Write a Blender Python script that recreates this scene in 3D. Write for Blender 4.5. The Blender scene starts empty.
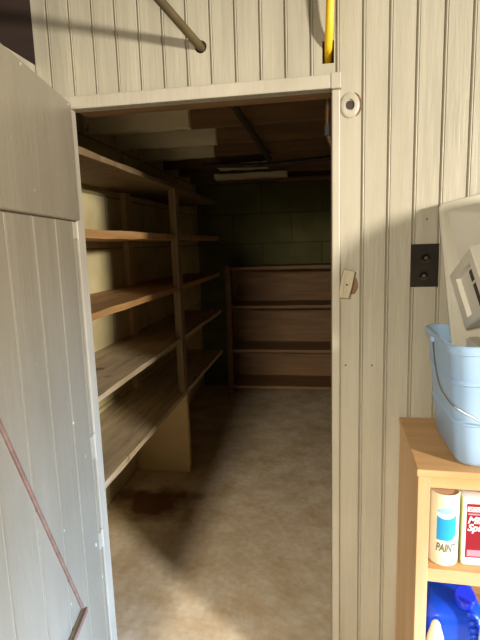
import bpy, bmesh, math, random
from mathutils import Vector, Matrix
random.seed(7)
S = bpy.context.scene
C = S.collection
PI = math.pi

# ------------------------------------------------------------------ helpers
def tag(o, label=None, cat=None, group=None, kind=None):
    if label: o['label'] = label
    if cat: o['category'] = cat
    if group: o['group'] = group
    if kind: o['kind'] = kind
    return o

def obj(name, bm, m, parent=None, smooth=None, bevel=None):
    bmesh.ops.recalc_face_normals(bm, faces=bm.faces)
    me = bpy.data.meshes.new(name)
    bm.to_mesh(me); bm.free()
    o = bpy.data.objects.new(name, me)
    C.objects.link(o)
    for mm in (m if isinstance(m, (list, tuple)) else [m]):
        me.materials.append(mm)
    if smooth is not None:
        for p in me.polygons: p.use_smooth = True
        me.set_sharp_from_angle(angle=math.radians(smooth))
    if bevel:
        md = o.modifiers.new('bevel', 'BEVEL'); md.width = bevel; md.segments = 2
        md.limit_method = 'ANGLE'; md.angle_limit = math.radians(40)
    if parent is not None: o.parent = parent
    return o

def empty(name, loc=(0, 0, 0), rot=(0, 0, 0)):
    o = bpy.data.objects.new(name, None); C.objects.link(o)
    o.location = loc; o.rotation_euler = rot; o.empty_display_size = .05
    return o

def box(bm, x0, x1, y0, y1, z0, z1, mat=None):
    vs = [bm.verts.new(v) for v in ((x0,y0,z0),(x1,y0,z0),(x1,y1,z0),(x0,y1,z0),(x0,y0,z1),(x1,y0,z1),(x1,y1,z1),(x0,y1,z1))]
    fs = [bm.faces.new([vs[i] for i in f]) for f in ((0,3,2,1),(4,5,6,7),(0,1,5,4),(1,2,6,5),(2,3,7,6),(3,0,4,7))]
    if mat is not None:
        for v in vs: v.co = mat @ v.co
    return fs

def rough_box(bm, x0, x1, y0, y1, z0, z1, n=14, amp=.006, axis=0, seed=1, mat=None):
    """a sawn board: a box cut along its length with slightly wavering edges"""
    r = random.Random(seed)
    rings = []
    for i in range(n + 1):
        t = i / n
        d = [r.uniform(-amp, amp) for _ in range(4)]
        if axis == 0:
            x = x0 + (x1 - x0) * t
            pts = [(x, y0+d[0]*.5, z0+d[1]), (x, y1, z0+d[1]), (x, y1, z1+d[2]), (x, y0+d[3]*.5, z1+d[2])]
        else:
            y = y0 + (y1 - y0) * t
            pts = [(x0+d[0]*.5, y, z0+d[1]), (x1+d[3]*.5, y, z0+d[1]), (x1, y, z1+d[2]), (x0, y, z1+d[2])]
        rings.append([bm.verts.new(mat @ Vector(p) if mat else p) for p in pts])
    for a, b in zip(rings, rings[1:]):
        for k in range(4): bm.faces.new([a[k], a[(k+1) % 4], b[(k+1) % 4], b[k]])
    bm.faces.new(rings[0]); bm.faces.new(rings[-1])

def tube(bm, pts, r, seg=12, cap=True):
    pts = [Vector(p) for p in pts]
    rr = r if isinstance(r, (list, tuple)) else [r] * len(pts)
    up = None; rings = []
    for i, p in enumerate(pts):
        a = pts[max(i-1, 0)]; b = pts[min(i+1, len(pts)-1)]
        d = (b - a).normalized()
        if up is None:
            up = d.orthogonal().normalized()
        else:
            up = (up - d * up.dot(d)).normalized()
        s = d.cross(up)
        rings.append([bm.verts.new(p + (up*math.cos(2*PI*k/seg) + s*math.sin(2*PI*k/seg)) * rr[i]) for k in range(seg)])
    for a, b in zip(rings, rings[1:]):
        for k in range(seg): bm.faces.new([a[k], a[(k+1) % seg], b[(k+1) % seg], b[k]])
    if cap: bm.faces.new(rings[0]); bm.faces.new(rings[-1])

def smooth_path(P, n=6):
    P = [Vector(p) for p in P]; out = []
    Q = [P[0]] + P + [P[-1]]
    for i in range(1, len(Q)-2):
        for k in range(n):
            t = k / n
            a, b, c, d = Q[i-1], Q[i], Q[i+1], Q[i+2]
            out.append(.5*((2*b) + (c-a)*t + (2*a-5*b+4*c-d)*t*t + (-a+3*b-3*c+d)*t**3))
    out.append(P[-1])
    return out

def lathe(bm, prof, cx=0, cy=0, seg=32, mat=None):
    rings = []
    for r, z in prof:
        if r < 1e-6:
            rings.append([bm.verts.new((cx, cy, z))])
        else:
            rings.append([bm.verts.new((cx + r*math.cos(2*PI*k/seg), cy + r*math.sin(2*PI*k/seg), z)) for k in range(seg)])
    for a, b in zip(rings, rings[1:]):
        for k in range(seg):
            A = [a[k % len(a)], a[(k+1) % len(a)]] if len(a) > 1 else [a[0]]
            B = [b[(k+1) % len(b)], b[k % len(b)]] if len(b) > 1 else [b[0]]
            f = A + B
            if len(f) > 2: bm.faces.new(f)
    if len(rings[0]) > 1: bm.faces.new(rings[0])
    if len(rings[-1]) > 1: bm.faces.new(rings[-1])
    if mat:
        for ring in rings:
            for v in ring: v.co = mat @ v.co

def rrect(x0, x1, y0, y1, r, n=5):
    pts = []
    for cx, cy, a0 in ((x1-r, y1-r, 0), (x0+r, y1-r, 90), (x0+r, y0+r, 180), (x1-r, y0+r, 270)):
        for k in range(n+1):
            a = math.radians(a0 + 90*k/n); pts.append((cx + r*math.cos(a), cy + r*math.sin(a)))
    return pts

def loft(bm, rings, cap0=True, cap1=True):
    R = [[bm.verts.new(p) for p in ring] for ring in rings]
    n = len(R[0])
    for a, b in zip(R, R[1:]):
        for k in range(n): bm.faces.new([a[k], a[(k+1) % n], b[(k+1) % n], b[k]])
    if cap0: bm.faces.new(R[0])
    if cap1: bm.faces.new(R[-1])

def prism(bm, outline, y0, y1):
    """outline in x,z extruded along y"""
    loft(bm, [[(x, y0, z) for x, z in outline], [(x, y1, z) for x, z in outline]])

def text_bm(s, size, shear=0.0, bold=0.0):
    cu = bpy.data.curves.new('t', 'FONT'); cu.body = s; cu.size = size; cu.shear = shear; cu.offset = bold
    cu.resolution_u = 3
    t = bpy.data.objects.new('t', cu); C.objects.link(t)
    dg = bpy.context.evaluated_depsgraph_get(); dg.update()
    me = bpy.data.meshes.new_from_object(t.evaluated_get(dg))
    bpy.data.objects.remove(t); bpy.data.curves.remove(cu)
    bm = bmesh.new(); bm.from_mesh(me); bpy.data.meshes.remove(me)
    return bm

def boolean(o, cut_bm):
    bmesh.ops.recalc_face_normals(cut_bm, faces=cut_bm.faces)
    me = bpy.data.meshes.new('cut'); cut_bm.to_mesh(me); cut_bm.free()
    c = bpy.data.objects.new('cut', me); C.objects.link(c)
    md = o.modifiers.new('b', 'BOOLEAN'); md.object = c; md.operation = 'DIFFERENCE'; md.solver = 'EXACT'
    dg = bpy.context.evaluated_depsgraph_get(); dg.update()
    new = bpy.data.meshes.new_from_object(o.evaluated_get(dg))
    o.modifiers.remove(md); old = o.data; o.data = new
    bpy.data.objects.remove(c); bpy.data.meshes.remove(me); bpy.data.meshes.remove(old)

# ------------------------------------------------------------------ materials
def srgb(h):
    h = h.lstrip('#')
    out = []
    for i in (0, 2, 4):
        c = int(h[i:i+2], 16) / 255
        out.append(c/12.92 if c <= .04045 else ((c+.055)/1.055)**2.4)
    return (*out, 1)

def mat(name, col, col2=None, rough=.6, scale=(6, 6, 6), detail=6, bump=.0, bscale=None, speck=None, speck_scale=40,
        speck_cut=.72, metal=0, spec=.5, coat=0, lo=.35, hi=.65, wear=None, wear_scale=9, wear_cut=.66, noise_rough=.6, transmission=0):
    m = bpy.data.materials.new(name); m.use_nodes = True
    N = m.node_tree.nodes; L = m.node_tree.links
    b = N['Principled BSDF']
    b.inputs['Roughness'].default_value = rough
    b.inputs['Metallic'].default_value = metal
    b.inputs['Specular IOR Level'].default_value = spec
    b.inputs['Coat Weight'].default_value = coat
    tc = N.new('ShaderNodeTexCoord')
    def noise(sc, s, det):
        mp = N.new('ShaderNodeMapping'); L.new(tc.outputs['Object'], mp.inputs[0]); mp.inputs['Scale'].default_value = sc
        nz = N.new('ShaderNodeTexNoise'); L.new(mp.outputs[0], nz.inputs['Vector'])
        nz.inputs['Scale'].default_value = s; nz.inputs['Detail'].default_value = det; nz.inputs['Roughness'].default_value = noise_rough
        return nz
    nz = noise(scale, 1, detail)
    rp = N.new('ShaderNodeValToRGB'); L.new(nz.outputs[0], rp.inputs[0])
    rp.color_ramp.elements[0].position = lo; rp.color_ramp.elements[1].position = hi
    rp.color_ramp.elements[0].color = srgb(col); rp.color_ramp.elements[1].color = srgb(col2 or col)
    out = rp.outputs[0]
    def over(out, n, cut, colr, soft=.03):
        r = N.new('ShaderNodeValToRGB'); L.new(n.outputs[0], r.inputs[0])
        r.color_ramp.elements[0].position = cut; r.color_ramp.elements[1].position = cut + soft
        mx = N.new('ShaderNodeMix'); mx.data_type = 'RGBA'
        L.new(r.outputs[0], mx.inputs['Factor']); L.new(out, mx.inputs['A']); mx.inputs['B'].default_value = srgb(colr)
        return mx.outputs['Result']
    if wear: out = over(out, noise((1, 1, .6), wear_scale, 5), wear_cut, wear, .06)
    if speck: out = over(out, noise((1, 1, 1), speck_scale, 2), speck_cut, speck)
    L.new(out, b.inputs['Base Color'])
    if bump:
        bn = noise(bscale or scale, 1, 5)
        bp = N.new('ShaderNodeBump'); bp.inputs['Strength'].default_value = bump; bp.inputs['Distance'].default_value = .01
        L.new(bn.outputs[0], bp.inputs['Height']); L.new(bp.outputs[0], b.inputs['Normal'])
    return m

M = {}
M['wall_paint'] = mat('cream_paint', '#9b9482', '#aca592', rough=.42, scale=(9, 9, 1.2), bump=.22, bscale=(60, 60, 5), wear='#b5a78a', wear_scale=6, wear_cut=.64)
M['trim_paint'] = mat('trim_paint', '#a09887', '#b0a897', rough=.4, scale=(5, 5, 2), bump=.2, bscale=(50, 50, 6), wear='#a8987a', wear_scale=14, wear_cut=.68)
M['door_paint'] = mat('door_paint', '#857c6b', '#938a79', rough=.36, scale=(4, 4, 1), bump=.2, bscale=(30, 30, 4), speck='#d6cfbf', speck_scale=26, speck_cut=.72, wear='#a89b84', wear_scale=5, wear_cut=.66)
M['brace_wood'] = mat('brace_wood', '#6f5344', '#87695a', rough=.6, scale=(4, 4, 30))
M['chip_wood'] = mat('chipped_bare_wood', '#6b4a2a', '#8a6840', rough=.7, scale=(20, 20, 60), bump=.3)
M['old_block'] = mat('old_block_paint', '#a2967a', '#b3a88e', rough=.55, scale=(40, 40, 10), bump=.6, wear='#8d7a55', wear_scale=40, wear_cut=.62)
M['shelf_wood'] = mat('shelf_wood', '#916b42', '#b28a5a', rough=.6, scale=(30, 2, 30), bump=.25, wear='#5e4530', wear_scale=7, wear_cut=.63)
M['shelf_edge'] = mat('shelf_wood_grey', '#a08d72', '#c4b193', rough=.6, scale=(30, 2.5, 30), bump=.25, wear='#6a543c', wear_scale=8, wear_cut=.63)
M['post_wood'] = mat('post_wood', '#6c563b', '#867050', rough=.7, scale=(25, 25, 2), bump=.25)
M['panel'] = mat('support_panel', '#cfb27c', '#dcc18c', rough=.7, scale=(4, 4, 3), bump=.15, speck='#6d5a38', speck_scale=16, speck_cut=.75)
M['dark_wood'] = mat('dark_wood', '#4a3626', '#64492f', rough=.75, scale=(2, 25, 25), bump=.3)
M['brown_joist'] = mat('brown_joist', '#6e5335', '#84653f', rough=.75, scale=(2, 20, 20), bump=.3)
M['pale_joist'] = mat('whitewashed_board', '#ddcfa6', '#ebdfb8', rough=.75, scale=(2, 14, 14), bump=.3, wear='#84704a', wear_scale=6, wear_cut=.62)
M['back_wood'] = mat('back_shelf_wood', '#75573a', '#8e6b46', rough=.7, scale=(2, 30, 30), bump=.2)
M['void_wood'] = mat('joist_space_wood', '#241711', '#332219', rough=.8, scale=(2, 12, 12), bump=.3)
M['iron'] = mat('dark_iron', '#332d26', '#4a4136', rough=.55, scale=(8, 8, 8), metal=.3)
M['brown_pipe'] = mat('brown_pipe', '#43371f', '#584a2d', rough=.5, scale=(8, 8, 8))
M['yellow'] = mat('yellow_coating', '#e8b818', '#f0c428', rough=.4, scale=(6, 6, 6))
M['shaded_gas_line'] = mat('shaded_gas_line', '#4d3214', '#5e3e1a', rough=.5)  # gas line's run behind the wall, its shade put into the brown
M['plate'] = mat('black_plate', '#1d1812', '#29221a', rough=.7, spec=.2, scale=(14, 14, 14), bump=.15)
M['bolt'] = mat('bolt_steel', '#3d3933', '#57524a', rough=.45, metal=.8)
M['nail'] = mat('nail_head', '#6b5f4c', '#7d705a', rough=.5, metal=.4)
M['pine'] = mat('pine', '#b88f62', '#c8a074', rough=.5, scale=(14, 14, 2), bump=.1, spec=.35)
M['pine_top'] = mat('pine_top', '#b88d5c', '#c89f70', rough=.5, scale=(2, 20, 14), bump=.1, spec=.35)
M['bucket'] = mat('bucket_plastic', '#93b1d3', '#9dbada', rough=.32, scale=(3, 3, 3), wear='#7d9cc2', wear_scale=12, wear_cut=.66)
M['wire'] = mat('handle_wire', '#8a8e92', '#a4a8ac', rough=.3, metal=.8)
M['vent'] = mat('white_plastic', '#ccc7b9', '#d4cfc1', rough=.4, scale=(4, 4, 4))
M['vent2'] = mat('white_plastic_darker', '#bbb5a3', '#c4bead', rough=.45, scale=(4, 4, 4))  # slightly darker off-white for the hood flange
M['slot'] = mat('slot_shadow_plastic', '#2e261c', '#3a3024', rough=.7)
M['can'] = mat('can_cream', '#dbd3b6', '#e1dabf', rough=.3, scale=(4, 4, 4))
M['can_lid'] = mat('can_lid', '#c49878', '#cfa486', rough=.5)
M['label_blue'] = mat('label_blue', '#1b93cf', '#229bd6', rough=.3)
M['label_pale'] = mat('label_pale_blue', '#8cc4e0', '#9bcde6', rough=.3)
M['label_white'] = mat('label_white', '#f3f3ec', '#f6f6f0', rough=.3)
M['ink_grey'] = mat('ink_grey', '#6a6656', '#6f6b5b', rough=.4)
M['tin'] = mat('white_tin', '#e6e6e6', '#efefef', rough=.25)
M['tin_side'] = mat('tin_side_green', '#b9c078', '#c5c98c', rough=.35)
M['red'] = mat('label_red', '#84061b', '#8c0a20', rough=.3)
M['pink'] = mat('label_pink', '#d07884', '#d68892', rough=.3)
M['blue_jug'] = mat('blue_jug_plastic', '#0c3fc4', '#0f48d0', rough=.28, scale=(3, 3, 3))
M['blue_cap'] = mat('blue_cap_plastic', '#1a2fd0', '#2038d8', rough=.3)
M['cream_plastic'] = mat('cream_plastic', '#e6d8b8', '#ecdfc2', rough=.4, scale=(6, 6, 6), wear='#c98a6a', wear_scale=22, wear_cut=.64)
M['concrete_wall'] = mat('whitewashed_masonry', '#a89a70', '#bcae84', rough=.85, scale=(3, 3, 3), bump=.5, bscale=(22, 22, 22), wear='#7f724e', wear_scale=3, wear_cut=.6)

# masonry block walls with mortar joints
def block_wall(name, c1, c2, mortar, rot):
    m = bpy.data.materials.new(name); m.use_nodes = True
    N = m.node_tree.nodes; L = m.node_tree.links; b = N['Principled BSDF']; b.inputs['Roughness'].default_value = .9
    tc = N.new('ShaderNodeTexCoord'); mp = N.new('ShaderNodeMapping'); mp.inputs['Rotation'].default_value = rot
    L.new(tc.outputs['Object'], mp.inputs[0])
    br = N.new('ShaderNodeTexBrick'); L.new(mp.outputs[0], br.inputs['Vector'])
    br.inputs['Scale'].default_value = 1; br.inputs['Brick Width'].default_value = .6; br.inputs['Row Height'].default_value = .3
    br.inputs['Mortar Size'].default_value = .006; br.inputs['Mortar Smooth'].default_value = .6
    br.inputs['Color1'].default_value = srgb(c1); br.inputs['Color2'].default_value = srgb(c2); br.inputs['Mortar'].default_value = srgb(mortar)
    nz = N.new('ShaderNodeTexNoise'); L.new(tc.outputs['Object'], nz.inputs['Vector']); nz.inputs['Scale'].default_value = 3.5; nz.inputs['Detail'].default_value = 7
    rp = N.new('ShaderNodeValToRGB'); L.new(nz.outputs[0], rp.inputs[0]); rp.color_ramp.elements[0].position = .35; rp.color_ramp.elements[1].position = .7
    rp.color_ramp.elements[0].color = (1, 1, 1, 1); rp.color_ramp.elements[1].color = (.72, .7, .6, 1)
    mx = N.new('ShaderNodeMix'); mx.data_type = 'RGBA'; mx.blend_type = 'MULTIPLY'; mx.inputs['Factor'].default_value = 1
    L.new(br.outputs['Color'], mx.inputs['A']); L.new(rp.outputs[0], mx.inputs['B']); L.new(mx.outputs['Result'], b.inputs['Base Color'])
    bp = N.new('ShaderNodeBump'); bp.inputs['Strength'].default_value = .5; bp.inputs['Distance'].default_value = .01
    ad = N.new('ShaderNodeMath'); ad.operation = 'SUBTRACT'; L.new(nz.outputs[0], ad.inputs[0]); L.new(br.outputs['Fac'], ad.inputs[1])
    L.new(ad.outputs[0], bp.inputs['Height']); L.new(bp.outputs[0], b.inputs['Normal'])
    return m
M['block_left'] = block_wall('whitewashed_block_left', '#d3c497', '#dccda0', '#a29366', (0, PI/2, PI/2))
M['block_back'] = block_wall('dimmed_block_back', '#66633c', '#6d6a42', '#504d30', (PI/2, 0, 0))  # same block as the left wall, back wall's dimness put into the colour

def floor_mat():
    m = bpy.data.materials.new('old_concrete'); m.use_nodes = True
    N = m.node_tree.nodes; L = m.node_tree.links; b = N['Principled BSDF']
    b.inputs['Roughness'].default_value = .75; b.inputs['Specular IOR Level'].default_value = .3
    tc = N.new('ShaderNodeTexCoord')
    def nz(s, d, dist=0):
        n = N.new('ShaderNodeTexNoise'); L.new(tc.outputs['Object'], n.inputs['Vector'])
        n.inputs['Scale'].default_value = s; n.inputs['Detail'].default_value = d; n.inputs['Distortion'].default_value = dist
        return n
    def ramp(n, p0, c0, p1, c1):
        r = N.new('ShaderNodeValToRGB'); L.new(n.outputs[0], r.inputs[0])
        r.color_ramp.elements[0].position = p0; r.color_ramp.elements[1].position = p1
        r.color_ramp.elements[0].color = srgb(c0); r.color_ramp.elements[1].color = srgb(c1); return r
    a = ramp(nz(2.6, 8, .4), .30, '#cdbba2', .70, '#e4d6c0')
    c = ramp(nz(7, 6), .4, '#ffffff', .72, '#e6d9c6')
    d = ramp(nz(30, 4), .3, '#ffffff', .75, '#e4dccf')
    mx = N.new('ShaderNodeMix'); mx.data_type = 'RGBA'; mx.blend_type = 'MULTIPLY'; mx.inputs['Factor'].default_value = 1
    L.new(a.outputs[0], mx.inputs['A']); L.new(c.outputs[0], mx.inputs['B'])
    m2 = N.new('ShaderNodeMix'); m2.data_type = 'RGBA'; m2.blend_type = 'MULTIPLY'; m2.inputs['Factor'].default_value = .8
    L.new(mx.outputs['Result'], m2.inputs['A']); L.new(d.outputs[0], m2.inputs['B'])
    mp = N.new('ShaderNodeMapping'); mp.inputs['Location'].default_value = (1.0*1.9, -1.0*2.2, 0); mp.inputs['Scale'].default_value = (1.9, 2.2, 1)
    L.new(tc.outputs['Object'], mp.inputs[0])
    ln = N.new('ShaderNodeVectorMath'); ln.operation = 'LENGTH'; L.new(mp.outputs[0], ln.inputs[0])
    wob = nz(5, 4); ad = N.new('ShaderNodeMath'); ad.operation = 'ADD'; L.new(ln.outputs['Value'], ad.inputs[0]); L.new(wob.outputs[0], ad.inputs[1])
    st = ramp(ad, .75, '#8e6c55', 1.5, '#ffffff')
    m3 = N.new('ShaderNodeMix'); m3.data_type = 'RGBA'; m3.blend_type = 'MULTIPLY'; m3.inputs['Factor'].default_value = 1
    L.new(m2.outputs['Result'], m3.inputs['A']); L.new(st.outputs[0], m3.inputs['B'])
    L.new(m3.outputs['Result'], b.inputs['Base Color'])
    bp = N.new('ShaderNodeBump'); bp.inputs['Strength'].default_value = .3; bp.inputs['Distance'].default_value = .01
    L.new(nz(16, 6).outputs[0], bp.inputs['Height']); L.new(bp.outputs[0], b.inputs['Normal'])
    return m
M['floor'] = floor_mat()

# ------------------------------------------------------------------ the setting
def struct(name, bm, m, **k):
    return tag(obj(name, bm, m, **k), kind='structure')

DL, DR, DH = -.808, 0.0, 1.938          # doorway
bm = bmesh.new(); box(bm, -2.1, 1.5, -3.2, 3.5, -.08, 0); struct('floor', bm, M['floor'])

# beadboard partition in which the doorway is cut: groove and bead every 74.5 mm
def bead_profile(x0, x1, first, pitch, flip=1):
    pts = [(x0, 0)]
    k = math.floor((x0 - first) / pitch)
    while True:
        g = first + k * pitch; k += 1
        if g < x0 + .014: continue
        if g > x1 - .014: break
        for dx, dy in ((-.0035, 0), (-.002, .006), (0, .008), (.0012, .0045), (.003, .0006), (.0048, 0), (.0066, .0008), (.008, .003), (.009, 0.0)):
            pts.append((g + dx, dy * flip))
    pts.append((x1, 0))
    return pts
def bead_panel(x0, x1, z0, z1, first=.0135, pitch=.0745, th=.022):
    bm = bmesh.new()
    pr = bead_profile(x0, x1, first, pitch)
    out = [(x, y) for x, y in pr] + [(x1, th), (x0, th)]
    loft(bm, [[(x, y, z0) for x, y in out], [(x, y, z1) for x, y in out]])
    return bm
wall_front = struct('wall_front', bead_panel(-.93, 1.5, 0, 2.42), M['wall_paint'])
cut = bmesh.new()
box(cut, DL - .03, DR, -.1, .1, -.1, DH)
boolean(wall_front, cut)
cut = bmesh.new()
box(cut, -.0265, .007, -.1, .1, 2.012, 2.074)                    # hole for the gas line
boolean(wall_front, cut)
cut = bmesh.new(); tube(cut, [(-.388, -.1, 2.091), (-.388, .1, 2.091)], .0185, 16)   # hole for the brown pipe
boolean(wall_front, cut)

bm = bmesh.new(); box(bm, -.84, -.003, -.02, 0, DH, 1.977); box(bm, -.003, .027, -.022, 0, DH-.002, 1.981)
struct('trim_1', bm, M['trim_paint'], bevel=.003)
bm = bmesh.new(); box(bm, 0, .025, -.014, .085, 0, DH - .002)
struct('trim_2', bm, M['trim_paint'], bevel=.004)
bm = bmesh.new(); box(bm, -.85, DL, -.046, .004, 0, DH)
struct('trim_3', bm, M['trim_paint'], bevel=.004)
bm = bmesh.new(); box(bm, DL, DR, .023, .085, DH, DH + .03); struct('trim_4', bm, M['brown_joist'])

# store room shell
bm = bmesh.new(); box(bm, -1.4, -1.27, .06, 3.55, 0, 2.3); struct('wall_left', bm, M['block_left'])
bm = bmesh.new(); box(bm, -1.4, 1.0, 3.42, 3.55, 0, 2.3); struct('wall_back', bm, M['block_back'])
bm = bmesh.new(); box(bm, .85, .95, .06, 3.42, 0, 2.3); struct('wall_right', bm, M['block_left'])
bm = bmesh.new(); box(bm, -1.4, -.85, .023, .06, 0, 2.3); struct('wall_front_inner', bm, M['dark_wood'])
bm = bmesh.new(); box(bm, -1.4, 1.0, .023, 3.55, 2.28, 2.33)
for i in range(1, 8): pass
struct('ceiling', bm, M['brown_joist'])

# joists over the store room
for i, y in enumerate((.5, 1.035, 1.465, 1.865, 2.35, 2.78)):
    bm = bmesh.new(); rough_box(bm, -1.268, .848, y, y + .045, 2.11, 2.279, n=10, amp=.003, seed=20 + i)
    tag(obj('ceiling_joist', bm, M['brown_joist']), kind='structure')
bm = bmesh.new(); rough_box(bm, -1.268, .848, 3.2, 3.26, 2.1, 2.279, n=10, amp=.003, seed=31)
tag(obj('ceiling_joist', bm, M['brown_joist']), kind='structure')

# partition the door stands open against, and the dark joist space above it
bm = bmesh.new(); box(bm, -.965, -.932, -1.5, .0, 0, 2.085); struct('wall_side', bm, M['wall_paint'])
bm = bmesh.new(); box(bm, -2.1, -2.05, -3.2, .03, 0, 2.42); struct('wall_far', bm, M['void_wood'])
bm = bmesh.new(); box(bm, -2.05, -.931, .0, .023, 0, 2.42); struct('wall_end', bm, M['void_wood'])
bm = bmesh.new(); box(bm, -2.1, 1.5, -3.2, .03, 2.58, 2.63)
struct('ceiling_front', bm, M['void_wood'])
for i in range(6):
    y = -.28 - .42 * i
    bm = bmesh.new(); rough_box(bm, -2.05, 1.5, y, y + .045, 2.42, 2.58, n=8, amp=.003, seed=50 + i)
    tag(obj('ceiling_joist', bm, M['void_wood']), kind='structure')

# ------------------------------------------------------------------ the door, standing open
door = empty('door_1', (-.815, -.05, 0), (0, 0, math.radians(-80)))
tag(door, 'cream painted ledged plank door standing open at left of the storeroom doorway', 'door', kind='structure')
W = .80
bm = bmesh.new()
pr = bead_profile(0, W, .172, .155)
out = [(x, -y) for x, y in pr] + [(W, -.028), (0, -.028)]
loft(bm, [[(x, y, .02) for x, y in out], [(x, y, 1.946) for x, y in out]])
obj('door_planks', bm, M['door_paint'], door)
bm = bmesh.new(); box(bm, 0.002, W, 0, .02, 1.59, 1.946)
obj('top_rail', bm, M['door_paint'], door, bevel=.004)
bm = bmesh.new(); box(bm, .242, W, 0, .012, .10, .40)
obj('bottom_rail', bm, M['door_paint'], door, bevel=.003)
# the thin brace strip running up from the bottom rail
a = Vector((.242, 0, .398)); b_ = Vector((.80, 0, 1.52))
d = (b_ - a).normalized(); n_ = Vector((-d.z, 0, d.x))
bm = bmesh.new()
sec = [(-.006, .0), (-.006, .005), (-.0025, .007), (-.001, .003), (.001, .003), (.0025, .007), (.006, .005), (.006, 0)]
loft(bm, [[tuple(p + n_ * u + Vector((0, v, 0))) for u, v in sec] for p in (a, b_)])
br = obj('brace', bm, M['brace_wood'], door); br['label'] = 'thin reddish brown diagonal brace strip'
bm = bmesh.new(); box(bm, .242, W, .012, .018, .385, .402)
rs = obj('rail_strip', bm, M['brace_wood'], door); rs['label'] = 'thin reddish brown strip along the bottom rail'
def hinge(z0, z1):
    bm = bmesh.new(); tube(bm, [(-.006, .004, z0), (-.006, .004, z1)], .006, 10)
    box(bm, -.004, .022, -.001, .0025, z0 + .004, z1 - .004)
    return obj('hinge', bm, M['trim_paint'], door, smooth=40)
hinge(1.53, 1.59); hinge(.78, .87); hinge(.44, .51)

# ------------------------------------------------------------------ shelves along the left wall
XF, XB = -.89, -1.268
un = empty('shelving_unit', (-1.08, 1.4, 0))
tag(un, 'rough wooden shelving of five long boards along the left store room wall', 'shelves')
inv = Matrix.Translation((1.08, -1.4, 0))
def upart(name, bm, m, **k):
    bm.transform(inv); return obj(name, bm, m, un, **k)
Y1 = 2.62
for i, (zt, th, y1, m) in enumerate(((1.866, .026, 2.62, 'post_wood'), (1.573, .035, 2.62, 'shelf_wood'), (1.257, .03, 2.62, 'shelf_wood'), (.931, .026, 2.62, 'shelf_edge'), (.572, .03, 2.62, 'shelf_edge'))):
    bm = bmesh.new(); rough_box(bm, XB, XF, .062, y1, zt - th, zt, n=18, amp=.0025, axis=1, seed=60 + i)
    upart('shelf', bm, M[m], bevel=.002)
for y in (1.335,):
    bm = bmesh.new(); rough_box(bm, XF - .035, XF + .006, y, y + .075, 0.572, 1.842, n=2, amp=.0)
    upart('front_post', bm, M['post_wood'])
for y in (.09, 1.42, 2.54):
    bm = bmesh.new(); box(bm, XB, XB + .035, y, y + .085, 0.0, 1.842)
    upart('back_post', bm, M['panel'])
bm = bmesh.new(); box(bm, XB + .036, XF - .004, 1.40, 1.445, 0, .542)
upart('support_panel', bm, M['panel'], bevel=.004)['label'] = 'pale upright board carrying the lowest shelf'

# ------------------------------------------------------------------ shelves across the back wall
ub = empty('shelving_unit', (-.02, 3.2, 0))
tag(ub, 'dark wooden shelf rack with four boards across the far back wall', 'shelves')
inv2 = Matrix.Translation((.02, -3.2, 0))
def bpart(name, bm, m, **k):
    bm.transform(inv2); return obj(name, bm, m, ub, **k)
for i, zt in enumerate((1.284, .913, .484, .12)):
    bm = bmesh.new(); rough_box(bm, -.90, .845, 3.0, 3.4, zt - .028, zt, n=10, amp=.002, seed=80 + i)
    bpart('shelf', bm, M['back_wood'])
for x in (-.915, .80):
    bm = bmesh.new(); box(bm, x, x + .045, 2.985, 3.03, 0, 1.29); bpart('front_post', bm, M['back_wood'])
    bm = bmesh.new(); box(bm, x, x + .045, 3.37, 3.419, 0, 1.29); bpart('back_post', bm, M['back_wood'])

bm = bmesh.new(); box(bm, -.87, .80, 3.402, 3.4185, .01, 1.256); bpart('back_panel', bm, M['back_wood'])

# ------------------------------------------------------------------ boards and pipes under the store room ceiling
for (x1, y, zb, zt, m, lab) in (
    (-.69, .985, 2.098, 2.275, 'pale_joist', 'whitewashed board on the ceiling joist nearest the doorway'),
    (-.64, 1.415, 2.096, 2.275, 'pale_joist', 'longest whitewashed ceiling board, just behind the one nearest the doorway'),
    (-.74, 1.815, 2.094, 2.275, 'pale_joist', 'shaded whitewashed ceiling board, third back from the doorway')):
    bm = bmesh.new(); rough_box(bm, -1.265, x1, y, y + .048, zb, zt, n=10, amp=.004, seed=int(y*100))
    tag(obj('ceiling_board', bm, M[m]), lab, 'board')
bm = bmesh.new(); tube(bm, smooth_path([(-.40, .2, 2.085), (-.385, .9, 2.08), (-.37, 1.72, 2.07), (-.372, 1.95, 2.085)], 6), .017, 12)
tag(obj('ceiling_pipe', bm, M['iron'], smooth=60), 'dark iron pipe running back from the doorway under the ceiling', 'pipe')
bm = bmesh.new(); tube(bm, smooth_path([(-.86, 1.99, 2.07), (-.4, 1.99, 2.05), (.2, 1.97, 2.075), (.84, 1.97, 2.08)], 6), .017, 12)
tag(obj('ceiling_pipe', bm, M['iron'], smooth=60), 'dark iron pipe running crosswise under the ceiling joists', 'pipe')
for (x0, x1, y, zb, tilt, m, lab) in (
    (-.80, -.42, 2.22, 2.075, 0, 'pale_joist', 'short pale lath nailed under the ceiling behind the cross pipe'),
    (-.93, -.30, 2.72, 2.07, 2, 'pale_joist', 'long pale lath hanging near the back of the store room ceiling'),
    (-.42, .80, 3.06, 2.06, 0, 'brown_joist', 'dull brown board below the joists nearest the back wall')):
    bm = bmesh.new(); rough_box(bm, x0, x1, y, y + .13, zb, zb + .036, n=8, amp=.004, seed=int(y*77))
    tag(obj('ceiling_lath', bm, M[m]), lab, 'lath')

# brown pipe that enters the wall over the doorway
bm = bmesh.new(); tube(bm, [(-.366, .05, 2.071), (-.39, 0, 2.093), (-.462, -.15, 2.16), (-.67, -.58, 2.35), (-.80, -.86, 2.47)], .0125, 16)
tag(obj('brown_pipe', bm, M['brown_pipe'], smooth=60), 'thin brown pipe slanting into the beadboard above the doorway', 'pipe')
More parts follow.
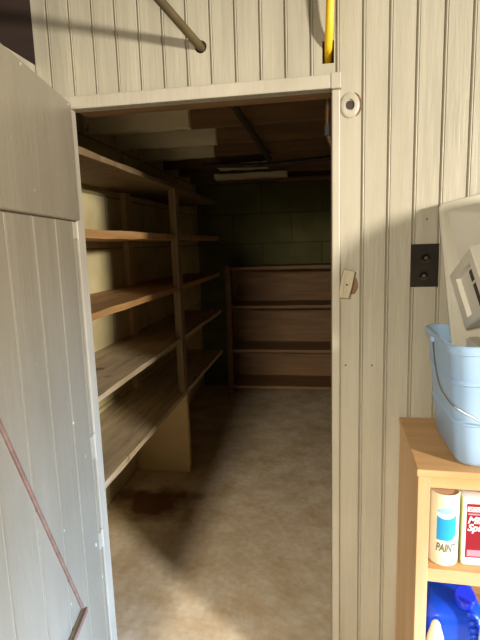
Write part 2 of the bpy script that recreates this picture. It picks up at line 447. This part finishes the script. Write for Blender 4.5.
# yellow gas line
bm = bmesh.new()
tube(bm, smooth_path([(.003, -.055, 2.40), (-.003, -.05, 2.25), (-.006, -.036, 2.12), (-.009, -.006, 2.064), (-.009, .022, 2.048), (-.009, .05, 2.03), (-.008, .08, 2.0)], 8), .0115, 14)
gl = tag(obj('gas_line', bm, M['yellow'], smooth=60), 'yellow gas line dropping into a hole at the top corner of the doorway', 'hose')
bm = bmesh.new(); tube(bm, smooth_path([(-.008, .078, 2.002), (-.008, .112, 1.94), (-.008, .12, 1.86), (.012, .122, 1.80), (.10, .125, 1.77), (.3, .13, 1.76)], 8), .008, 12)
pp = obj('pipe_run', bm, M['shaded_gas_line'], gl, smooth=60); pp['label'] = 'gas line run inside the store room, coloured brown for its shade'
bm = bmesh.new(); tube(bm, [(-.008, .117, 1.868), (-.008, .1195, 1.835)], .014, 6)
fit = obj('fitting', bm, M['iron'], gl); fit['label'] = 'dark fitting'

# ------------------------------------------------------------------ small things on the beadboard wall
root = empty('latch_escutcheon', (.053, 0, 1.892)); tag(root, 'round cream painted wooden disc with a dark hole, by the top right of the doorway', 'escutcheon')
bm = bmesh.new(); lathe(bm, [(.0, .002), (.0125, .002), (.013, .0062), (.024, .006), (.0272, .004), (.028, 0)], seg=28)
bm.transform(Matrix.Rotation(PI/2, 4, 'X')); bm.transform(Matrix.Diagonal((.98, 1, 1.3, 1)))
obj('disc', bm, M['trim_paint'], root, smooth=40)
bm = bmesh.new(); lathe(bm, [(.0, .0028), (.0128, .0028), (.0128, .002), (0, .002)], seg=20)
bm.transform(Matrix.Rotation(PI/2, 4, 'X')); 
h = obj('hole', bm, M['slot'], root); h['label'] = 'dark hole'
bm = bmesh.new()
pts = [(.027*math.cos(a)*1.05+.004, -.0012, .034*math.sin(a)*1.05) for a in [math.radians(-60 + 13*i) for i in range(11)]]
tube(bm, pts, [.0008, .0016, .002, .0022, .0024, .0024, .0022, .002, .0018, .0014, .0008], 6)
obj('worn_edge', bm, M['chip_wood'], root)

root = empty('turn_button', (.045, 0, 1.371), (0, math.radians(9), 0)); tag(root, 'tilted wooden turn button block with chipped cream paint beside the doorway', 'turn button')
bm = bmesh.new()
o_ = [(-.018, -.047), (.014, -.045), (.017, -.01), (.0185, .040), (-.016, .043), (-.0195, .0)]
prism(bm, o_, -.026, 0)
obj('block', bm, M['old_block'], root, bevel=.003)
bm = bmesh.new()
prism(bm, [(.016, -.034), (.031, -.028), (.036, -.008), (.030, .014), (.0185, .022), (.0165, -.01)], -.006, 0)
ch = obj('chip', bm, M['chip_wood'], root, bevel=.002); ch['label'] = 'bare wood chip'
bm = bmesh.new(); lathe(bm, [(0, .002), (.0028, .0015), (.0032, 0), (0, 0)], seg=12); bm.transform(Matrix.Rotation(PI/2, 4, 'X')); bm.transform(Matrix.Translation((0, -.026, -.004)))
obj('screw', bm, M['slot'], root)

root = empty('metal_plate', (.274, 0, 1.4195)); tag(root, 'black rectangular metal plate with two bolts on the beadboard wall', 'plate')
bm = bmesh.new(); box(bm, -.04, .04, -.006, 0, -.064, .064); obj('plate', bm, M['plate'], root, bevel=.002)
for x, z in ((.002, .022), (-.002, -.031)):
    bm = bmesh.new(); lathe(bm, [(0, .0165), (.005, .016), (.0075, .012), (.008, .006), (.0125, .006), (.0125, .0055)], seg=18); bm.transform(Matrix.Rotation(PI/2, 4, 'X')); bm.transform(Matrix.Translation((x, 0, z)))
    obj('bolt', bm, M['bolt'], root, smooth=40)
for i, (x, z, lab) in enumerate(((.043, 1.108, 'small nail head in the board beside the doorway, below the turn button'),
                          (.124, 1.108, 'small nail head in the second board from the doorway'),
                          (.2775, 1.556, 'small nail head in the board above the black plate'))):
    bm = bmesh.new(); lathe(bm, [(0, .0022), (.0025, .0018), (.0032, 0), (0, 0)], seg=12); bm.transform(Matrix.Rotation(PI/2, 4, 'X')); bm.transform(Matrix.Translation((x, 0, z)))
    tag(obj('nail', bm, M['nail']), lab, 'nail')

# ------------------------------------------------------------------ pine cabinet
CX0, CX1, CY0, CY1, CZ = .198, .86, -.366, -.002, .942
cab = empty('pine_cabinet', (CX0, CY0, 0), (0, 0, math.radians(-2.4))); tag(cab, 'light pine open shelf cabinet against the beadboard wall', 'cabinet')
invc = Matrix.Translation((-CX0, -CY0, 0))
def cpart(name, bm, m, **k):
    bm.transform(invc); return obj(name, bm, m, cab, **k)
bm = bmesh.new(); box(bm, CX0 - .004, CX1 + .004, CY0 - .003, CY1, CZ - .019, CZ); cpart('top', bm, M['pine_top'], bevel=.003)
for x in (CX0, CX1 - .018):
    bm = bmesh.new(); box(bm, x, x + .018, CY0 + .018, CY1, 0, CZ - .019); cpart('side_panel', bm, M['pine'])
bm = bmesh.new(); box(bm, CX0 + .018, CX1 - .018, CY1 - .006, CY1, .05, CZ - .019); cpart('back_panel', bm, M['pine'])
for x in (CX0, CX1 - .029):
    bm = bmesh.new(); box(bm, x, x + .029, CY0, CY0 + .018, 0, CZ - .019); cpart('stile', bm, M['pine'], bevel=.0015)
bm = bmesh.new(); box(bm, CX0 + .029, CX1 - .029, CY0 + .001, CY0 + .018, CZ - .046, CZ - .019); cpart('rail', bm, M['pine_top'])
for z, t in ((.675, .036), (.350, .021), (.08, .021)):
    bm = bmesh.new(); box(bm, CX0 + .019, CX1 - .019, CY0 + .004, CY1 - .007, z - t, z); cpart('shelf', bm, M['pine_top'])

# ------------------------------------------------------------------ things in the cabinet
# cream paint can
cc = Vector((.273, -.318, .6755)); R_ = .0365
can = empty('paint_can', cc); tag(can, 'cream cylindrical can with a blue label on the cabinet shelf', 'can')
bm = bmesh.new(); lathe(bm, [(0, 0), (.0335, 0), (.0365, .004), (.0365, .192), (.0355, .194), (.0335, .194), (.033, .189)], seg=48)
obj('body', bm, M['can'], can, smooth=35)
bm = bmesh.new(); lathe(bm, [(0, .190), (.0328, .190), (.0328, .187), (0, .187)], seg=40); ld = obj('lid', bm, M['can_lid'], can); ld['label'] = 'pinkish brown lid'
TH0 = math.radians(-101)                # the way the label faces
def wrap(bm, off):
    for v in bm.verts:
        th = TH0 + v.co.x / R_
        v.co = Vector(((R_ + off) * math.cos(th), (R_ + off) * math.sin(th), v.co.y))
def strip(fn_lo, fn_hi, x0, x1, n=18):
    bm = bmesh.new(); prev = None
    for i in range(n + 1):
        x = x0 + (x1 - x0) * i / n
        cur = (bm.verts.new((x, fn_lo(i/n), 0)), bm.verts.new((x, fn_hi(i/n), 0)))
        if prev: bm.faces.new([prev[0], cur[0], cur[1], prev[1]])
        prev = cur
    return bm
bm = strip(lambda t: .072 + .012*max(0, t-.6)**2*8, lambda t: .143 - .008*math.sin(PI*t) + .004*t, -.018, .030); wrap(bm, .0006)
obj('label_panel', bm, M['label_blue'], can)
bm = strip(lambda t: .137 - .008*math.sin(PI*t) + .004*t, lambda t: .147 - .006*math.sin(PI*t) + .004*t, -.018, .030); wrap(bm, .0009)
obj('label_wave', bm, M['label_white'], can)
bm = strip(lambda t: .147 - .006*math.sin(PI*t) + .004*t, lambda t: .1515 + .004*t + .008*math.sin(PI*t), -.018, .030); wrap(bm, .0007)
obj('label_band', bm, M['label_pale'], can)
bm = bmesh.new()
for rr, w in ((.011, .0012), (.007, .001)):
    prev = None
    for i in range(15):
        a = math.radians(20 + 140*i/14)
        c1 = (bm.verts.new((.008 + rr*math.cos(a), .153 + rr*1.2*math.sin(a), 0)), bm.verts.new((.008 + (rr+w)*math.cos(a), .153 + (rr+w)*1.2*math.sin(a), 0)))
        if prev: bm.faces.new([prev[0], c1[0], c1[1], prev[1]])
        prev = c1
wrap(bm, .0008); obj('label_arch', bm, M['label_pale'], can)
bm = text_bm('PAINT', .031, .2, .0009)
bm.transform(Matrix.Diagonal((.56, 1, 1, 1))); bm.transform(Matrix.Translation((-.019, .042, 0))); bmesh.ops.subdivide_edges(bm, edges=[e for e in bm.edges if e.calc_length() > .006], cuts=2)
bmesh.ops.triangulate(bm, faces=bm.faces); wrap(bm, .0009); obj('lettering', bm, M['ink_grey'], can)

# white and red tin
tx0, tx1, ty0, ty1, tz = .3125, .408, -.340, -.285, .6755
tin = empty('solvent_tin', ((tx0+tx1)/2, (ty0+ty1)/2, tz)); tag(tin, 'flat white tin with a dark red label right of the paint can', 'tin')
hw, hd = (tx1-tx0)/2, (ty1-ty0)/2
bm = bmesh.new()
loft(bm, [[(x, y, z) for x, y in rrect(-hw+i, hw-i, -hd+i, hd-i, .008)] for z, i in ((0, .002), (.003, 0), (.176, 0), (.180, .002), (.183, .008))])
o = obj('body', bm, [M['tin'], M['tin_side']], tin, smooth=40)
for p in o.data.polygons:
    if p.normal.x < -.8: p.material_index = 1
bm = bmesh.new(); lathe(bm, [(.014, .182), (.014, .194), (.0125, .197), (0, .197)], cx=.025, seg=24); obj('cap', bm, M['tin'], tin, smooth=40)
def front_rect(x0, x1, z0, z1, m, name, y=-.0006):
    bm = bmesh.new(); box(bm, x0, x1, -hd + y, -hd + .0003, z0, z1); return obj(name, bm, m, tin)
front_rect(-hw+.009, hw-.009, .022, .168, M['red'], 'label_panel')
front_rect(-hw+.011, hw-.009, .147, .160, M['label_white'], 'label_band', -.0009)
front_rect(-hw+.013, hw-.012, .026, .043, M['pink'], 'label_foot', -.0009)
def tin_text(s, size, x, z, m, shear=.25, sx=1):
    bm = text_bm(s, size, shear, size*.025); bm.transform(Matrix.Diagonal((sx, 1, 1, 1)))
    bm.transform(Matrix.Rotation(PI/2, 4, 'X')); bm.transform(Matrix.Translation((x, -hd - .0013, z)))
    obj('lettering', bm, m, tin)
tin_text('ZCCE', .013, -hw+.014, .149, M['red'])
front_rect(-hw+.013, hw-.02, .1385, .1425, M['pink'], 'label_line', -.0009)
tin_text('Mineral', .026, -hw+.0115, .116, M['label_white'])
tin_text('Spirits', .026, -hw+.0115, .096, M['label_white'])

# big blue jug on the shelf below
jc = Vector((.318, -.205, .350)); jug = empty('blue_jug', jc); tag(jug, 'large dark blue plastic jug with a blue screw cap on the lower cabinet shelf', 'jug')
bm = bmesh.new()
prof = [(0, .004), (.004, 0), (.09, 0), (.118, .003), (.138, .011), (.151, .024), (.159, .042), (.163, .06)]
loft(bm, [[(x, y, z) for x, y in rrect(-.085+i*.85, .085-i*.55, -.105+i*.8, .105-i, max(.03, .035-i*.1))] for z, i in prof])
bmesh.ops.translate(bm, verts=bm.verts, vec=(0, 0, 0))
obj('body', bm, M['blue_jug'], jug, smooth=50)
for i in range(5):
    bm = bmesh.new(); bmesh.ops.create_uvsphere(bm, u_segments=16, v_segments=10, radius=.0115)
    bm.transform(Matrix.Diagonal((1.15, .8, .8, 1))); bm.transform(Matrix.Translation((.040 + .0025*i, (-.086, -.098, -.1035, -.105, -.105)[i], .147 - .0165*i)))
    obj('grip_rib', bm, M['blue_jug'], jug, smooth=60)
capm = Matrix.Translation((.030, -.060, .164)) @ Matrix.Rotation(math.radians(20), 4, 'X')
bm = bmesh.new(); lathe(bm, [(.0225, -.02), (.0225, .002), (.0265, .002), (.0265, .026), (.0245, .029), (0, .029)], seg=36, mat=capm)
obj('cap', bm, M['blue_cap'], jug, smooth=35)

# cream bottles with rounded tops in front of and beside the jug
def bottle(loc, h, r, lab):
    e = empty('cream_bottle', loc); tag(e, lab, 'bottle', 'cream bottles on the lower shelf')
    bm = bmesh.new(); lathe(bm, [(0, 0), (r*.95, 0), (r, .004), (r, h*.52), (r*.96, h*.6), (r*.85, h*.7), (r*.68, h*.8), (r*.52, h*.88)], seg=28)
    obj('body', bm, M['cream_plastic'], e, smooth=50)
    bm = bmesh.new(); lathe(bm, [(r*.53, h*.86), (r*.52, h*.9), (r*.42, h*.955), (r*.28, h*.985), (r*.12, h), (0, h)], seg=24)
    obj('tip', bm, M['cream_plastic'], e, smooth=60)
bottle((.258, -.340, .350), .160, .0245, 'cream bottle with rounded tip in front of the blue jug')
bottle((.390, -.340, .350), .225, .0245, 'taller cream bottle just right of the blue jug cap')

# ------------------------------------------------------------------ bucket on the cabinet
bx0, bx1, by0, by1 = .293, .66, -.349, -.085
bc = Vector(((bx0+bx1)/2, (by0+by1)/2, CZ))
bu = empty('plastic_bucket', bc); tag(bu, 'pale blue rectangular plastic bucket with wire handle on the pine cabinet', 'bucket')
def ring(z, out, r=.045):
    return [(x - bc.x, y - bc.y, z) for x, y in rrect(bx0-out, bx1+out, by0-out, by1+out, r, 7)]
bm = bmesh.new()
H = .308
def o_at(z): return -.002 + .027 * z / H
rings = [ring(0, -.012, .035), ring(.003, -.006, .04), ring(.012, o_at(.012))]
for z0 in (.112, .214):
    rings += [ring(z0-.006, o_at(z0)), ring(z0-.002, o_at(z0)+.004), ring(z0+.004, o_at(z0)+.004), ring(z0+.008, o_at(z0)+.001)]
rings += [ring(.285, o_at(.285)), ring(.287, o_at(.285)+.008, .05), ring(.304, o_at(H)+.008, .05), ring(H, o_at(H)+.005, .05), ring(H, o_at(H)-.001, .045)]
rings += [ring(.29, o_at(.29)-.004), ring(.15, o_at(.15)-.004), ring(.012, -.008)]
loft(bm, rings)
obj('body', bm, M['bucket'], bu, smooth=38)
pts = [(.262, -.19, 1.232), (.259, -.225, 1.19), (.258, -.26, 1.155), (.258, -.30, 1.132), (.260, -.345, 1.122), (.268, -.384, 1.112), (.285, -.389, 1.100), (.31, -.389, 1.086), (.34, -.389, 1.074), (.46, -.389, 1.058), (.54, -.389, 1.066), (.62, -.389, 1.085), (.672, -.374, 1.115), (.688, -.33, 1.13), (.692, -.26, 1.155), (.690, -.19, 1.232)]
bm = bmesh.new(); tube(bm, smooth_path([Vector(p) - bc for p in pts], 4), .0022, 8)
obj('handle', bm, M['wire'], bu, smooth=60)['label'] = 'thin wire handle'
for x, s in ((.2635, -1), (.6875, 1)):
    bm = bmesh.new(); lathe(bm, [(0, 0), (.009, 0), (.009, .006), (.005, .009), (0, .009)], seg=16)
    bm.transform(Matrix.Rotation(s*PI/2, 4, 'Y')); bm.transform(Matrix.Translation(Vector((x, -.19, 1.232)) - bc)); obj('ear', bm, M['bucket'], bu, smooth=40)

# ------------------------------------------------------------------ white plastic vents standing in the bucket
# wide flanged hood leaning on the wall
va = empty('vent_hood', (.297, -.052, 1.594)); va.rotation_euler = (math.radians(-7), math.radians(-13), 0)
tag(va, 'large off-white plastic vent hood with flange leaning on the wall above the bucket', 'vent hood')
def ringxz(x0, x1, z0, z1, r, y): return [(x, y, z) for x, z in rrect(x0, x1, z0, z1, r, 5)]
bm = bmesh.new()
def flange_ring(i, y):
    pts = ringxz(i, .27-i, -.50+i, -i, .014, y)
    return [(x + .135 * min(0, z) * (1 - x/.27), y_, z) for x, y_, z in pts]
loft(bm, [flange_ring(0, .006), flange_ring(0, 0), flange_ring(.004, -.004)])
obj('flange', bm, M['vent2'], va, smooth=40)
bm = bmesh.new()
loft(bm, [ringxz(.018, .25, -.178, -.024, .008, -.004), ringxz(.021, .248, -.175, -.027, .008, -.016), ringxz(.062, .225, -.168, -.055, .01, -.085), ringxz(.066, .222, -.164, -.059, .01, -.089)])
obj('hood', bm, M['vent'], va, smooth=40)

# box with a slotted window
vb = empty('vent_box', (0, 0, 0)); tag(vb, 'off-white plastic box with a dark slot in its side, tilted in the bucket', 'vent box')
TL = Vector((.320, -.100, 1.396)); u = Vector((-.007, -.2, .082)); v = Vector((.033, -.05, -.147))
U = u.normalized(); n = u.cross(v).normalized()
if n.x > 0: n = -n
V = n.cross(U); V = V if V.z < 0 else -V
lu, lv = u.length, v.length
vb.location = TL
F = Matrix(((U.x, V.x, n.x, 0), (U.y, V.y, n.y, 0), (U.z, V.z, n.z, 0), (0, 0, 0, 1)))
bm = bmesh.new()
dep = .16; fr = .02
def fr_ring(a0, a1, b0, b1, w): return [(a0, b0, w), (a1, b0, w), (a1, b1, w), (a0, b1, w)]
loft(bm, [fr_ring(.004, lu-.004, .004, lv-.004, -dep), fr_ring(0, lu, 0, lv, -dep+.004), fr_ring(0, lu, 0, lv, -.003), fr_ring(.003, lu-.003, .003, lv-.003, 0),
          fr_ring(.045, lu-.035, .028, lv-.022, 0), fr_ring(.047, lu-.037, .03, lv-.024, -.012)])
bm.transform(F); obj('case', bm, M['vent'], vb)
bm = bmesh.new(); box(bm, lu*.585, lu-.04, .036, lv-.03, -.0125, -.0105); bm.transform(F)
sl = obj('slot', bm, M['slot'], vb); sl['label'] = 'dark slot'
for q in (.42,):
    bm = bmesh.new(); box(bm, lu*.575, lu-.037, lv*q, lv*q+.006, -.012, -.008); bm.transform(F); obj('slot_bar', bm, M['vent'], vb)

# second box lower in the bucket
vc = empty('vent_box', (.440, -.225, .956), (0, 0, math.radians(-6))); tag(vc, 'white plastic box with small slot low in the bucket under the tilted box', 'vent box')
bm = bmesh.new(); loft(bm, [[(x, y, z) for x, y in rrect(-.085+i, .165-i, -.095+i, .095-i, .01)] for z, i in ((0, .004), (.004, 0), (.265, 0), (.27, .004))])
obj('case', bm, M['vent'], vc, smooth=40)
bm = bmesh.new(); box(bm, -.02, .05, -.0955, -.094, .235, .245); obj('slot', bm, M['slot'], vc)

# unseen round lid added on that box to cast the curved wall shadow
rl = empty('shadow_lid', (.585, -.30, 1.229), (0, 0, math.radians(45)))
tag(rl, 'unseen round white plastic lid added in the bucket to cast the wall shadow', 'lid')
bm = bmesh.new(); lathe(bm, [(0, 0), (.19, 0), (.205, .004), (.21, .012), (.21, .02), (.204, .02), (.2, .01), (0, .008)], seg=48)
bm.transform(Matrix.Translation((0, 0, .212)) @ Matrix.Rotation(PI/2, 4, 'X'))
obj('disc', bm, M['vent'], rl, smooth=40)
bm = bmesh.new(); lathe(bm, [(0, .0), (.022, .0), (.022, .012), (.014, .02), (0, .02)], seg=20)
bm.transform(Matrix.Translation((0, -.008, .212)) @ Matrix.Rotation(PI/2, 4, 'X'))
obj('knob', bm, M['vent'], rl, smooth=40)

# ------------------------------------------------------------------ camera
cam = bpy.data.cameras.new('camera'); co = bpy.data.objects.new('camera', cam); C.objects.link(co)
f, yaw, pit, rol = 480.0, math.radians(9.35), math.radians(-8.98), math.radians(-1.79)
cam.sensor_fit = 'VERTICAL'; cam.sensor_height = 36; cam.lens = 36 * f / 640; cam.clip_start = .02
fw = Vector((-math.sin(yaw)*math.cos(pit), math.cos(yaw)*math.cos(pit), math.sin(pit)))
r0 = Vector((math.cos(yaw), math.sin(yaw), 0)); u0 = r0.cross(fw)
r2 = r0*math.cos(rol) + u0*math.sin(rol); u2 = -r0*math.sin(rol) + u0*math.cos(rol)
co.matrix_world = Matrix(((r2.x, u2.x, -fw.x, -.043), (r2.y, u2.y, -fw.y, -1.523), (r2.z, u2.z, -fw.z, 1.5), (0, 0, 0, 1)))
S.camera = co

# ------------------------------------------------------------------ light
def lamp(name, kind, loc, energy, col, target=None, **k):
    l = bpy.data.lights.new(name, kind); l.energy = energy; l.color = col
    for a, b in k.items(): setattr(l, a, b)
    o = bpy.data.objects.new(name, l); C.objects.link(o); o.location = loc
    if target: o.rotation_euler = (Vector(target) - Vector(loc)).to_track_quat('-Z', 'Y').to_euler()
    return o
# warm lamp behind the right shoulder, daylight from a low basement window further back
lamp('room_lamp', 'POINT', (3.3, -3.0, 2.25), 1280, (1, .93, .80), shadow_soft_size=.2)
lamp('window_daylight', 'AREA', (1.7, -1.15, .36), 21, (.26, .54, 1), (-.8, -.45, .1), shape='RECTANGLE', size=.5, size_y=.5, spread=math.radians(58))
lamp('rear_fill', 'AREA', (-.71, -3.6, 2.15), 21, (1, .90, .72), (-.35, .3, .1), shape='RECTANGLE', size=.34, size_y=.4, spread=math.radians(70))  # added fill from behind the camera, brightens store room floor and back shelves
w = bpy.data.worlds.new('world'); S.world = w; w.use_nodes = True
bg = w.node_tree.nodes['Background']; bg.inputs[0].default_value = (1, .88, .72, 1); bg.inputs[1].default_value = .17

S.view_settings.view_transform = 'Standard'; S.view_settings.look = 'None'; S.view_settings.gamma = 1
S.view_settings.exposure = 0.13
